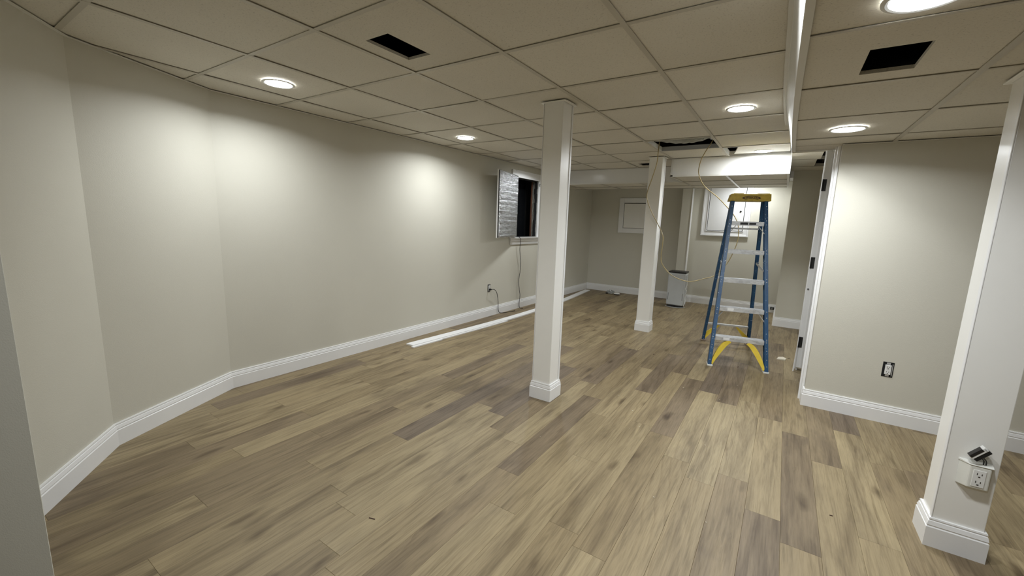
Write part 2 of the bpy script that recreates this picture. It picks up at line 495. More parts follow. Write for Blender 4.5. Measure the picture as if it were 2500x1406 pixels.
# side is to the room: right wall room is at -Y
# ------------------------------------------------------------------ ceiling
deck = MB().box(-4.2, 4.2, -3.2, 8.6, HM + 0.32, HM + 0.40).build('ceiling', M['deck']); struct(deck)
LX = [-3.088, -2.479, -1.877, -1.268, -0.659, -0.055]
LY = [1.173 + 0.615 * k for k in range(-7, 9)]
TG = 0.004
def tile_mesh(w_, h_, hole=None, mat='tile'):
    hx, hy = w_ / 2, h_ / 2
    mb = MB()
    if hole is None: mb.box(-hx, hx, -hy, hy, 0, 0.014)
    else:
        a, b_, c_, d_ = hole
        mb.box(-hx, hx, -hy, c_, 0, 0.014).box(-hx, hx, d_, hy, 0, 0.014).box(-hx, a, c_, d_, 0, 0.014).box(b_, hx, c_, d_, 0, 0.014)
    return mb.mesh('ceiling_tile', M[mat])
std = {}
def tile(x0, x1, y0, y1, z, hole=None, mat='tile', parent=None, tilt=None, slope=0.0):
    w_, h_ = round(x1 - x0 - 0.004, 4), round(y1 - y0 - 0.004, 4)
    if w_ < 0.03 or h_ < 0.03: return
    cx, cy = (x0 + x1) / 2, (y0 + y1) / 2
    if hole: hole = (hole[0] - cx, hole[1] - cx, hole[2] - cy, hole[3] - cy)
    key = (w_, h_, mat)
    if hole or key not in std:
        me = tile_mesh(w_, h_, hole, mat)
        if not hole: std[key] = me
    else: me = std[key]
    r = tilt if tilt else (random.uniform(-0.003, 0.003), random.uniform(-0.003, 0.003), 0)
    r = (r[0] + slope, r[1], r[2])
    zz = z + 0.0046 + random.uniform(0, 0.0016)
    return link('ceiling_tile', me, parent or deck, (cx, cy, zz), r)

def bar(x0, x1, y0, y1, z, parent=None, slope=None):
    mb = MB()
    if slope is None: mb.box(x0, x1, y0, y1, z, z + 0.0025)
    else:
        za, zb = z + slope * (y0 - SY), z + slope * (y1 - SY)
        mb.hexa([(x0, y0, za), (x1, y0, za), (x1, y1, zb), (x0, y1, zb), (x0, y0, za + .003), (x1, y0, za + .003), (x1, y1, zb + .003), (x0, y1, zb + .003)])
    # web of the T above the flange
    cx, cy = (x0 + x1) / 2, (y0 + y1) / 2
    if slope is None:
        if x1 - x0 > y1 - y0: mb.box(x0, x1, cy - 0.001, cy + 0.001, z + 0.0025, z + 0.035)
        else: mb.box(cx - 0.001, cx + 0.001, y0, y1, z + 0.0025, z + 0.035)
    o = mb.build('grid_bar', M['bar'], parent or deck)
    return o

def wx(y):  # x of the left wall face at y
    if y >= 1.335: return -3.407 + (y - 1.335) * 0.0118
    if y >= 0.588: return -3.036 - (y - 0.588) * 0.4967
    return -3.036 - (y - 0.588) * 1.326
BW = 0.012
SY = 6.12
colx = [-3.40] + LX
for i in range(len(colx) - 1):
    x0, x1 = colx[i], colx[i + 1]
    for j in range(len(LY) - 1):
        y0, y1 = LY[j], LY[j + 1]
        y1_ = min(y1, 6.13 if x1 < -1.2 else 5.46)
        if y0 >= y1_ - 0.05: continue
        if i == 4 and abs(y0 - 4.248) < 0.02: continue                      # missing tile
        if i == 5 and abs(y0 - 4.863) < 0.02: continue                      # pushed-up tile, built below
        if y1 < 0.0 and x1 < -1.9: continue
        hole = None
        if i == 3 and abs(y0 - 1.173) < 0.02: hole = (-1.772, -1.613, 1.366, 1.638)
        if i == 3 and abs(y0 - 5.478) < 0.02: hole = (-1.780, -1.560, 5.74, 6.00)
        xa = wx(max(y1_, 0.3)) - 0.06 if i == 0 else x0
        tile(xa, x1, y0, y1_, HM, hole)
for x in LX[:-1]:
    ye = 6.13 if x < -1.2 else 5.46
    bar(x - BW, x + BW, -3.1 if x > -1.9 else (0.0 if x > -2.6 else 0.5), ye, HM)
for y in LY:
    x1 = -0.055 if y < 5.46 else -1.27
    if y > 6.12: continue
    x0 = wx(y) if y > 0 else -1.9
    bar(x0, x1, y - BW, y + BW, HM + 0.0006)

# lowered ceiling on the right
RX = [-0.028, 0.535, 1.145, 1.755, 2.365, 2.975, 3.585, 4.0]
RY = [1.70 + 0.605 * k for k in range(-8, 4)] + [3.79]
for i in range(len(RX) - 1):
    for j in range(len(RY) - 1):
        hole = (0.167, 0.328, 1.919, 2.191) if (i == 0 and abs(RY[j] - 1.70) < 0.01) else None
        tile(RX[i], RX[i + 1], RY[j], RY[j + 1], HL, hole)
tile(-0.028, 0.262, 3.79, 3.99, HL)
for x in RX[1:-1]: bar(x - BW, x + BW, -3.1, 3.79, HL)
for y in RY[:-1]: bar(-0.028, 4.0, y - BW * 0.6, y + BW * 0.6, HL + 0.0006)
# hall ceiling
for y0, y1 in ((4.0, 4.6), (4.6, 5.2), (5.2, 5.72), (5.72, 6.33), (6.33, 6.775)):
    if abs(y0 - 5.72) < .01: tile(-0.04, 0.195, y0, y1, HH)
    elif abs(y0 - 5.2) < .01: tile(-0.04, 0.225, y0, y1, HH)
    else: tile(-0.04, 0.345, y0, y1, HH)
    bar(-0.04, 0.345, y0 - BW * .5, y0 + BW * .5, HH + 0.0006)
tile(-0.04, 0.0, 6.775, 7.86, HM)
# plenum enclosure on the step between hall and room
struct(MB().box(0.262, 0.30, 3.93, 6.775, HH + 0.05, WZ).build('trim_plenum_side', M['deck']))

# underside of the rear bulkheads (flat), and the raised strip of ceiling behind them
YB = 7.18
for (x0, x1) in ((-3.34, -3.088), (-3.088, -2.479), (-2.479, -1.877), (-1.877, -1.268), (-1.268, -0.659), (-0.659, -0.055)):
    for (y0, y1) in ((5.47, 6.122), (6.122, 6.732), (6.732, YB - 0.012)):
        if x0 < -1.3 and y1 < 6.3: continue
        if x0 < -1.3 and y0 < 6.14: y0 = 6.142
        tile(x0, x1, y0, y1, HL)
    tile(x0, x1, YB + 0.005, 7.93 if x0 < -1.3 else 7.86, HM)
    if x0 > -3.3:
        y0 = 6.14 if x0 < -1.3 else 5.47
        if abs(x0 + 0.659) < .01: MB().box(x0 - BW, x0 + BW, y0, YB - .012, HL - 0.002, HL + .002).build('grid_bar', M['trim'], deck)
        else: bar(x0 - BW, x0 + BW, y0, YB - .012, HL - 0.001)
for y in (6.122, 6.732):
    bar(-1.27 if y < 6.3 else -3.34, -0.05, y - BW, y + BW, HL - 0.0005)
bar(-3.34, -0.05, YB - 0.03, YB - 0.012, HL - 0.0012)
# bulkhead faces
def face(name, mb, mat='gloss', bev=0.002): return struct(mb.build(name, M[mat], bevel=bev))
face('trim_bulkhead_front', MB().box(-1.272, -0.043, 5.458, 5.47, HL - 0.002, HM + 0.02))
face('trim_bulkhead_left_return', MB().box(-1.272, -1.262, 5.47, 6.14, HL - 0.002, HM + 0.02))
face('trim_bulkhead_left', MB().box(-3.36, -1.262, 6.13, 6.142, HL - 0.002, HM + 0.02))
face('trim_bulkhead_end', MB().box(-0.053, -0.043, 5.47, YB, HL, HM + .02), bev=0)
face('trim_bulkhead_rear', MB().box(-3.34, -0.053, YB - 0.012, YB, HL - 0.002, HM + .02), bev=0)
# white angle strips along the bulkhead edges
ang = MB()
ang.box(-1.276, -0.040, 5.454, 5.458, HL - 0.004, HL + 0.018).box(-1.276, -1.250, 5.454, 5.458, HL, HM)
ang.box(-0.064, -0.038, 5.453, 5.458, HL - 0.004, HM - 0.001).box(-0.043, -0.039, 5.454, 5.49, HL - 0.004, HM - 0.001)
ang.box(-0.064, -0.040, 5.47, YB, HL - 0.004, HL - 0.0005)
ang.box(-3.36, -1.262, 6.1265, 6.130, HL - 0.004, HL + 0.018)
ang.box(-1.276, -0.04, 5.435, 5.458, HM - 0.004, HM - 0.0005).box(-3.36, -1.262, 6.108, 6.13, HM - 0.004, HM - 0.0005)
struct(ang.build('trim_bulkhead_angles', M['steel_trim']))
# small boxed soffit in the alcove
struct(MB().box(-0.041, -0.001, 6.778, 7.17, 2.028, HM + 0.004).build('trim_alcove_box', M['trim'], bevel=0.002))

# metal-edged step between the two ceilings
N = 60; mb = MB(); n0 = 0
pth = []
for i in range(N + 1):
    y = -3.0 + (4.0 + 3.0) * i / N
    t = min(1, max(0, (y - 1.9) / 2.0))
    xt = -0.066 - 0.026 * math.sin(math.pi * min(1, max(0, (y - 1.7) / 3.2))) ** 1.5
    wob = 0.0035 * math.sin(y * 14.0) * (1 if 2.6 < y < 3.8 else 0.15)
    xb = -0.026 - 0.016 * math.sin(math.pi * min(1, max(0, (y - 1.3) / 3.2)))
    pth.append((y, xt, xb, wob))
for (y, xt, xb, wob) in pth:
    for (x, z) in ((xt - 0.020, HM - 0.003), (xt - 0.003, HM - 0.004), (xt, HM - 0.008), ((xt + xb) / 2 + wob, (HM + HL) / 2), (xb, HL - 0.002), (xb + 0.024, HL - 0.002),
                   (xb + 0.024, HL + 0.0004), (xb + 0.004, HL + 0.002), ((xt + xb) / 2 + wob + 0.006, (HM + HL) / 2), (xt + 0.006, HM), (xt - 0.020, HM + 0.0004)):
        mb.v.append(Vector((x, y, z)))
K = 11
for i in range(N):
    for q in range(K):
        q2 = (q + 1) % K
        mb.f.append((i * K + q, i * K + q2, (i + 1) * K + q2, (i + 1) * K + q))
mb.f.append(tuple(range(K))); mb.f.append(tuple(N * K + q for q in reversed(range(K))))
struct(mb.build('trim_ceiling_step', M['steel_trim'], smooth=False))
face('trim_step_end', MB().box(-0.04, 0.30, 3.990, 4.002, HL - 0.003, HH + 0.02), 'steel_trim')
face('trim_step_end_return', MB().box(-0.045, -0.037, 4.0, 5.46, HH - 0.002, HM + 0.03), 'steel_trim')
# wall angles under the ceiling edges
wa = MB().sweep([(0, HM - 0.0025), (0.02, HM - 0.0025), (0.02, HM - 0.0005), (0.002, HM - 0.0005), (0.002, HM + .02), (0, HM + 0.02)],
                [(-1.60, -0.495), (-3.036, 0.588), LP0, (-3.351, 6.13)], False, -1)
wa.sweep([(0, HL - 0.003), (0.02, HL - 0.003), (0.02, HL - 0.0005), (0.002, HL - 0.0005), (0.002, HL + .02), (0, HL + 0.02)],
         [(4.0, 3.79), (0.262, 3.79)], False, 1)
struct(wa.build('trim_wall_angle', M['steel_trim']))
# pushed-up tile beside the bright lamp (rests crooked on the grid)
tm = MB().prism([(-0.50, 4.872, 0), (-0.06, 4.872, 0), (-0.06, 5.33, 0), (-0.585, 5.34, 0)],
                [(-0.50, 4.872, 0.014), (-0.06, 4.872, 0.014), (-0.06, 5.33, 0.014), (-0.585, 5.34, 0.014)])
o = tm.build('ceiling_tile', M['tile_smooth'], deck, bevel=0.001); o.location = (0, 0, HM + 0.006)
# side rails of the openings seen from below
def rail(mb): mb.build('grid_bar', M['steel_trim'], deck)
rail(MB().box(-0.647, -0.640, 4.863, 5.46, HM - 0.002, HM + 0.05))
MB().box(-1.256, -0.671, 4.848, 4.853, HM + 0.002, HM + 0.045).build('grid_bar', M['machine_side'], deck)
rail(MB().box(-0.64, -0.06, 5.400, 5.405, HM + 0.002, HM + 0.05))
rail(MB().box(-1.256, -1.250, 4.25, 4.85, HM + 0.002, HM + 0.045))

# plenum joists above the openings
for y in (4.35, 4.76, 5.17):
    o = MB().box(-2.2, 0.2, y - 0.02, y + 0.02, HM + 0.27, HM + 0.319).build('joist', M['deck'], deck)

# ------------------------------------------------------------------ columns
def column(x0, x1, y0, y1, top, label, plate=0.02, batten=True):
    """x0..y1 are the outer faces of the plinth"""
    t = thing('support_column', label, 'column', ((x0 + x1) / 2, (y0 + y1) / 2, 0))
    s_ = 0.017
    a, b_, c_, d_ = x0 + s_, x1 - s_, y0 + s_, y1 - s_
    MB().box(a, b_, c_, d_, 0.0, top).build('shaft', M['column'], t, bevel=0.0025, seg=2)
    if batten:
        MB().box(b_ + 0.0002, b_ + 0.005, d_ - 0.016, d_ + 0.005, 0.13, top - 0.006).box(a - 0.004, a - 0.0002, c_ - 0.003, c_ + 0.018, 0.13, top - 0.006).build('corner_bead', M['trim'], t, bevel=0.001)
    MB().sweep(BB, [(a, c_), (b_, c_), (b_, d_), (a, d_)], True, -1).build('plinth', M['trim'], t)
    p = plate
    pl = MB().box(a - p, b_ + p, c_ - p, c_ - 0.0005, top - 0.006, top).box(a - p, b_ + p, d_ + 0.0005, d_ + p, top - 0.006, top)
    pl.box(a - p, a - 0.0005, c_, d_, top - 0.006, top).box(b_ + 0.0055, b_ + p + .006, c_, d_, top - 0.006, top)
    pl.build('collar', M['column'], t, bevel=0.001)
    return t
column(-1.513, -1.332, 2.606, 2.787, HM - 0.0032, 'white square support column in the middle of the room, nearest to its centre')
column(-1.490, -1.303, 5.19, 5.365, HM - 0.0032, 'second white square column farther back, beside the opening with the hanging cable')
column(0.654, 0.845, 2.345, 2.517, HL - 0.0032, 'large white column at the right edge with a socket box near its foot')

# ------------------------------------------------------------------ door frame at the hall
dr = bpy.data.objects.new('door_1', None); C.objects.link(dr); dr['kind'] = 'structure'
dr.location = (0.262, 4.35, 0); bpy.context.view_layer.update()
DT = 2.03
# near casing on the hall side, two stepped boards
MB().box(0.244, 0.2615, 3.853, 3.905, 0, HH).box(0.232, 0.2615, 3.905, 3.929, 0, HH).build('casing', M['trim'], dr, bevel=0.002)
# near jamb lining
MB().box(0.262, 0.345, 3.9305, 3.945, 0, DT).build('jamb', M['trim'], dr)
# far jamb facing the camera with stop and hinges
MB().box(0.222, 0.345, 4.70, 4.72, 0.035, DT + 0.06).box(0.262, 0.278, 4.685, 4.70, 0.035, DT).build('jamb', M['trim'], dr, bevel=0.0015)
MB().box(0.228, 0.244, 4.72, 4.80, 0.0, DT + 0.08).box(0.218, 0.228, 4.76, 4.80, 0, DT + .08).build('casing', M['trim'], dr, bevel=0.002)
MB().box(0.262, 0.345, 3.945, 4.685, DT, DT + 0.018).build('jamb', M['trim'], dr)
for z in (1.745, 1.045, 0.285):
    MB().box(0.229, 0.252, 4.697, 4.6995, z - 0.052, z + 0.052).tube([(0.226, 4.695, z - 0.052), (0.226, 4.695, z + 0.052)], 0.006, 8).build('hinge', M['hinge'], dr)
MB().tube([(0.236, 4.698, 0.80), (0.232, 4.690, 0.80)], 0.006, 8).build('screw', M['hinge'], dr)
# loose strip of trim leaning against the foot of the jamb
o = MB().hexa([(0.205, 4.66, 0.001), (0.216, 4.66, 0.001), (0.216, 4.685, 0.001), (0.205, 4.685, 0.001), (0.2135, 4.675, 0.26), (0.2195, 4.675, 0.26), (0.2195, 4.695, 0.26), (0.2135, 4.695, 0.26)]).build('trim_offcut', M['trim'], bevel=0.002)
tag(o, 'short white trim offcut leaning at the foot of the hall door frame', 'offcut')

# ------------------------------------------------------------------ window with the foil-backed shutter in the left wall
wi = bpy.data.objects.new('window_1', None); C.objects.link(wi); wi['kind'] = 'structure'
wi.location = frL(4.13, 0, 1.5); bpy.context.view_layer.update()
U0, U1, Z0, Z1 = 3.80, 4.46, 1.10, 1.965
def W(): return MB(frL)
cw = 0.10
W().box(U0 - cw, U0, 0.0005, 0.020, Z0 - 0.02, Z1 + cw).box(U0 - cw, U0 - cw + .018, 0.020, 0.028, Z0 - 0.02, Z1 + cw).build('casing', M['trim'], wi, bevel=0.002)
W().box(U1, U1 + cw, 0.0005, 0.020, Z0 - 0.02, Z1 + cw).box(U1 + cw - .018, U1 + cw, 0.020, 0.028, Z0 - 0.02, Z1 + cw).build('casing', M['trim'], wi, bevel=0.002)
W().box(U0, U1, 0.0005, 0.020, Z1, Z1 + cw).box(U0, U1, 0.020, 0.026, Z1 + cw - 0.02, Z1 + cw).box(U0, U1, 0.02, 0.024, Z1 + 0.0, Z1 + 0.012).build('casing', M['trim'], wi, bevel=0.002)
# moulded sill: profile swept along the wall
sill = MB(frL)
prof = [(0.0005, Z0 - 0.11), (0.012, Z0 - 0.11), (0.020, Z0 - 0.075), (0.030, Z0 - 0.055), (0.032, Z0 - 0.035), (0.045, Z0 - 0.02), (0.050, Z0 - 0.002), (0.0005, Z0 - 0.002)]
a, b_ = U0 - cw - 0.01, U1 + cw + 0.01
sill.prism([(a - min(p[0], .03) * 0 + (0.03 - p[0]) * 0.8, p[0], p[1]) for p in prof], [(b_ - (0.03 - p[0]) * 0.8, p[0], p[1]) for p in prof])
sill.build('sill', M['trim'], wi)
# reveal lining; black liner and well paint in the darkness beyond
W().box(U0, U1, -0.065, 0.0, Z0 - 0.01, Z0).box(U0, U1, -0.065, 0.0, Z1, Z1 + 0.01).box(U0 - 0.01, U0, -0.065, 0, Z0, Z1).box(U1, U1 + 0.01, -0.065, 0.0, Z0, Z1).build('reveal', M['trim'], wi)
W().box(U0 - 0.01, U1 + 0.01, -0.125, -0.066, Z0 - 0.01, Z0).box(U0 - .01, U1 + .01, -0.125, -0.066, Z1, Z1 + 0.01).box(U0 - 0.01, U0, -0.125, -0.066, Z0, Z1).box(U1, U1 + 0.01, -0.125, -0.066, Z0, Z1).build('shade_lining', M['void'], wi)
W().box(U0 - 0.15, U1 + 0.15, -0.50, -0.49, Z0 - .15, Z1 + .15).box(U0 - 0.15, U0 - .14, -0.49, -0.125, Z0 - .15, Z1 + .15).box(U1 + 0.14, U1 + .15, -0.49, -0.125, Z0 - .15, Z1 + .15).box(U0 - 0.14, U1 + .14, -0.49, -0.125, Z0 - .15, Z0 - .14).box(U0 - 0.14, U1 + .14, -0.49, -0.125, Z1 + .14, Z1 + .15).build('window_well', M['void'], wi)
W().box(U1 - 0.016, U1 - 0.002, -0.120, -0.100, Z0 + .001, Z1 - .001).build('sash', M['brown_wood'], wi)
W().box(U0 - 0.1, U1 + 0.1, -0.305, -0.30, Z0 - .1, Z1 + .1).build('pane', M['glass'], wi)
W().box(U0, U1 - .034, -0.06, -0.02, Z0 + 0.0005, Z0 + 0.004).box(U0, U1, -0.06, -0.004, Z1 - 0.012, Z1 - 0.0005).build('shade_lining', M['void'], wi)  # black sheets painting the sill and head of the opening dark
# torn insulation strip on the right reveal
ins = MB(frL)
zz = Z0 + 0.01
random.seed(3)
while zz < Z1 - 0.02:
    dz = random.uniform(0.05, 0.10); w_ = random.uniform(0.006, 0.014); q = random.uniform(-0.012, 0.0)
    ins.box(U1 - w_ - 0.004, U1 - 0.0005, -0.05 + q, -0.012 + q, zz, min(zz + dz, Z1 - 0.013)); zz += dz * 0.98
ins.build('insulation_strip', M['void'], wi)
# shutter: white board with foil faced insulation, hinged at the near side of the opening and swung out
hp = frL(U0 + 0.005, 0.034, 0)
ep = Vector((-3.15, 4.412, 0))
d = (ep - hp); ln = d.length; d.normalize()
frS = Frame((hp.x, hp.y), (d.x, d.y), (d.y, -d.x))      # v points to the wall side or the room side
if frS.v.x < 0: frS.v = -frS.v                          # into the room
sz0, sz1 = 1.108, 1.985
MB(frS).box(0, ln, -0.012, 0.004, sz0, sz1).build('shutter_board', M['trim'], wi, bevel=0.002)
MB(frS).box(0.01, ln - 0.012, 0.0045, 0.017, sz0 + 0.006, sz1 - 0.006).build('shutter_insulation', M['black'], wi)
# crumpled foil face
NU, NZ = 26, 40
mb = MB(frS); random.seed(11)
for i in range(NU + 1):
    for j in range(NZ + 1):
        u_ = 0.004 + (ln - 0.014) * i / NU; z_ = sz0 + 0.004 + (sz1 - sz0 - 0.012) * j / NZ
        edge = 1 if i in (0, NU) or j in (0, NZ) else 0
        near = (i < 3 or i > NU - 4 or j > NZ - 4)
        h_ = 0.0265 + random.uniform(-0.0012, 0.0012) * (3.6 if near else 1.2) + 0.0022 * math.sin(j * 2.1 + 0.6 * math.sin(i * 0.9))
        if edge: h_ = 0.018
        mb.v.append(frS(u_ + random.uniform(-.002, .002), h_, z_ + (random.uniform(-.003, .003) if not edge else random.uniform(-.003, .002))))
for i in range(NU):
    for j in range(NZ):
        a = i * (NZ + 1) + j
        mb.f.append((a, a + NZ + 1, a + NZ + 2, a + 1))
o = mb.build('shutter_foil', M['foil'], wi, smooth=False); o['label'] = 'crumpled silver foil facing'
for z in (1.25, 1.82):
    MB(frS).box(-0.004, 0.03, -0.0165, -0.0125, z - 0.03, z + 0.03).build('shutter_hinge', M['steel_trim'], wi)
# latch ring on the far casing
MB(frL).tube([(U1 + 0.010 + 0.012 * math.cos(t_ * math.pi / 6), 0.024, 1.905 + 0.018 * math.sin(t_ * math.pi / 6)) for t_ in range(0, 11)], 0.003, 6).build('latch_ring', M['hinge'], wi)

# ------------------------------------------------------------------ sockets
def duplex(fr, name, label, box_open=True, plug=False):
    """fr: origin at the socket centre on the wall, u right, v out of the wall"""
    t = thing(name, label, 'socket', tuple(fr.p))
    g = MB(fr)
    g.box(-0.030, 0.030, 0.0006, 0.0016, -0.054, 0.054).build('box_opening', M['void'], t)
    MB(fr).box(-0.0165, 0.0165, 0.002, 0.0085, -0.034, 0.034).build('receptacle', M['white_plastic'], t, bevel=0.001)
    MB(fr).box(-0.010, 0.010, 0.0017, 0.003, 0.036, 0.050).box(-0.010, 0.010, 0.0017, 0.003, -0.050, -0.036).box(0.021, 0.025, 0.0017, 0.003, -0.045, 0.042).build('mounting_strap', M['alu'], t)
    s_ = MB(fr)
    for zc in (0.016, -0.018):
        s_.box(-0.0075, -0.0050, 0.0086, 0.0090, zc - 0.001, zc + 0.0075).box(0.0050, 0.0075, 0.0086, 0.0090, zc - 0.001, zc + 0.0065).box(-0.003, 0.003, 0.0086, 0.0090, zc - 0.011, zc - 0.006)
    s_.build('slot', M['slot'], t)
    return t
duplex(Frame((0.711, 3.79, 0.390), (1, 0), (0, -1)), 'wall_socket', 'white double socket without cover plate in a black box, on the right wall')
fo = frL(3.23, 0, 0.40)
duplex(Frame(fo, frL.u, frL.v), 'wall_socket', 'uncovered socket on the left wall with a black cord plugged in')
# small low socket in the rear baseboard
t = thing('baseboard_socket', 'small black round socket set in the rear baseboard near the corner', 'socket', (-0.045, 7.843, 0.07))
fr = Frame((-0.045, 7.8435, 0.07), (1, 0), (0, -1))
MB(fr).box(-0.026, 0.026, 0.0005, 0.004, -0.022, 0.022).build('box_opening', M['void'], t, bevel=0.001)
MB(fr).tube([(0, 0.002, 0), (0, 0.010, 0)], 0.014, 16).build('socket_ring', M['machine_side'], t)
MB(fr).tube([(0, 0.0102, 0), (0, 0.0115, 0)], 0.007, 12).build('socket_hole', M['black'], t)

# ------------------------------------------------------------------ cords
def spline(pts, n=6):
    P = [Vector(p) for p in pts]; out = []
    for i in range(len(P) - 1):
        p0 = P[max(i - 1, 0)]; p1 = P[i]; p2 = P[i + 1]; p3 = P[min(i + 2, len(P) - 1)]
        for k in range(n):
            t_ = k / n
            out.append(0.5 * ((2 * p1) + (-p0 + p2) * t_ + (2 * p0 - 5 * p1 + 4 * p2 - p3) * t_ ** 2 + (-p0 + 3 * p1 - 3 * p2 + p3) * t_ ** 3))
    out.append(P[-1]); return out
t = thing('power_cord', 'black cord plugged into the left wall socket and dropping behind the loose board', 'cord', tuple(frL(3.23, 0.02, 0.38)))
MB(frL).box(3.218, 3.242, 0.0091, 0.030, 0.370, 0.396).box(3.223, 3.245, 0.030, 0.042, 0.374, 0.392).build('plug', M['cord'], t, bevel=0.003)
pp = [frL(3.243, 0.038, 0.384), frL(3.30, 0.045, 0.375), frL(3.36, 0.04, 0.33), frL(3.405, 0.032, 0.24), frL(3.42, 0.030, 0.15), frL(3.425, 0.030, 0.07), frL(3.45, 0.038, 0.02), frL(3.53, 0.05, 0.006), frL(3.62, 0.075, 0.006), frL(3.76, 0.10, 0.006)]
MB().tube(spline(pp), 0.0042, 8).build('cord', M['cord'], t, smooth=True)
o = MB().tube(spline([frL(3.86, -0.03, 1.108), frL(3.87, 0.030, 1.106), frL(3.885, 0.060, 1.095), frL(3.90, 0.062, 1.04), frL(3.92, 0.045, 0.90), frL(3.975, 0.035, 0.70), frL(3.965, 0.035, 0.58), frL(3.935, 0.035, 0.43), frL(3.96, 0.035, 0.30), frL(3.985, 0.035, 0.20), frL(3.97, 0.035, 0.06), frL(3.975, 0.05, 0.008), frL(3.98, 0.10, 0.006)]), 0.0042, 8).build('window_cord', M['cord'], smooth=True)
tag(o, 'black cord hanging from the window sill down to the floor', 'cord')

# ------------------------------------------------------------------ long loose trim boards on the floor
t = thing('loose_baseboard', 'long white trim board lying on the floor along the left wall', 'board', (-3.10, 5.3, 0))
def board(path, w_, z0, z1, name, nick=False):
    L_, R_ = [], []
    for i, (x, y) in enumerate(path):
        L_.append((x - w_ / 2, y)); R_.append((x + w_ / 2, y))
    mb = MB()
    for i in range(len(path) - 1):
        mb.hexa([(*L_[i], z0), (*R_[i], z0), (*R_[i + 1], z0), (*L_[i + 1], z0), (*L_[i], z1), (*R_[i], z1), (*R_[i + 1], z1), (*L_[i + 1], z1)])
    return mb
P1 = []
for i in range(25):
    y = 2.92 + (7.70 - 2.92) * i / 24
    s_ = (y - 2.92) / 4.78
    x = -3.172 + 0.150 * math.sin(math.pi * min(1, s_ * 1.0)) ** 1.1 - 0.035 * s_
    P1.append((x, y))
mb = board(P1, 0.104, 0.0008, 0.016, 'board'); mb.build('board', M['trim'], t)
P2 = [(x + 0.062, y) for x, y in P1[:9]]
o = MB()
for i in range(8):
    w0 = 0.030 if i < 2 else 0.016
    o.hexa([(P2[i][0] - .008, P2[i][1] - 0.03, 0.0008), (P2[i][0] + w0, P2[i][1] - 0.03, 0.0008), (P2[i + 1][0] + w0, P2[i + 1][1] - 0.03, 0.0008), (P2[i + 1][0] - .008, P2[i + 1][1] - .03, 0.0008),
            (P2[i][0] - .008, P2[i][1] - 0.03, 0.012), (P2[i][0] + w0, P2[i][1] - 0.03, 0.012), (P2[i + 1][0] + w0, P2[i + 1][1] - 0.03, 0.012), (P2[i + 1][0] - .008, P2[i + 1][1] - .03, 0.012)])
o.build('split_strip', M['trim'], t)

# ------------------------------------------------------------------ framed access panels on the rear wall
def panel_frame(name, label, x0, x1, z0, z1, Y, cw, door_gap, top=True):
    t = thing(name, label, 'access panel', ((x0 + x1) / 2, Y, (z0 + z1) / 2))
    f_ = MB().box(x0, x0 + cw, Y - 0.022, Y - 0.0005, z0, z1).box(x1 - cw, x1, Y - 0.022, Y - 0.0005, z0, z1).box(x0 + cw, x1 - cw, Y - 0.022, Y - 0.0005, z0, z0 + cw)
    if top: f_.box(x0 + cw, x1 - cw, Y - 0.022, Y - 0.0005, z1 - cw, z1)
    f_.build('frame', M['trim'], t, bevel=0.003)
    MB().box(x0 + cw, x1 - cw, Y - 0.006, Y - 0.0005, z0 + cw, z1 - (cw if top else 0)).build('gap', M['void'], t)
    return t
t = panel_frame('access_panel', 'plain painted access panel with dark gap, left of the second column on the rear wall', -2.745, -2.03, 1.180, 1.842, 7.93, 0.092, 0.01)
MB().box(-2.645, -2.130, 7.910, 7.9235, 1.278, 1.738).build('panel', M['column'], t, bevel=0.002)
t = panel_frame('access_panel', 'white moulded frame with a closed door and black knob, behind the ladder', -1.24, -0.515, 1.199, 2.10, 7.86, 0.088, 0.01)
MB().box(-1.240, -1.215, 7.822, 7.838, 1.199, 2.10).box(-0.540, -0.515, 7.822, 7.838, 1.199, 2.10).box(-1.215, -0.540, 7.822, 7.838, 1.199, 1.224).box(-1.165, -1.152, 7.828, 7.838, 1.275, 2.012).box(-0.603, -0.590, 7.828, 7.838, 1.275, 2.012).box(-1.152, -0.603, 7.828, 7.838, 1.275, 1.287).build('moulding', M['trim'], t, bevel=0.003)
MB().box(-1.143, -0.612, 7.836, 7.8535, 1.296, 2.012).build('door', M['trim'], t, bevel=0.002)
kn = MB().tube([(-0.661, 7.836, 1.616), (-0.661, 7.832, 1.616), (-0.661, 7.829, 1.616), (-0.661, 7.824, 1.616)], [0.007, 0.007, 0.015, 0.012], 14).build('knob', M['hinge'], t, smooth=True)

# ------------------------------------------------------------------ stepladder
LA = math.atan2(0.111, 0.508)
LAo = (-0.491, 4.305, 0.0)
frK = Frame(LAo, (math.cos(LA), math.sin(LA)), (-math.sin(LA), math.cos(LA)))
def K3(): return MB(frK)
cen = frK(0.26, 0.5, 0)
lad = thing('stepladder', 'blue stepladder with yellow top, aluminium steps and yellow foot braces, standing open', 'ladder', tuple(cen))
Wd, ZT = 0.52, 1.64
def fx(z): return 0.0 + 0.098 * z / ZT             # outer x of the left rails
def fy(z): return 0.0 + 0.50 * z / ZT              # front rail front edge
def ry(z): return 1.03 - 0.385 * z / ZT            # rear rail back edge
def csec(x, y, z, sx, sy, w_=0.032, dpt=0.074, th=0.004):
    # C section: web on the outside, flanges turned inwards
    pts = [(0, 0), (w_, 0), (w_, th), (th, th), (th, dpt - th), (w_, dpt - th), (w_, dpt), (0, dpt)]
    return [(x + sx * p[0], y + sy * p[1], z) for p in pts]
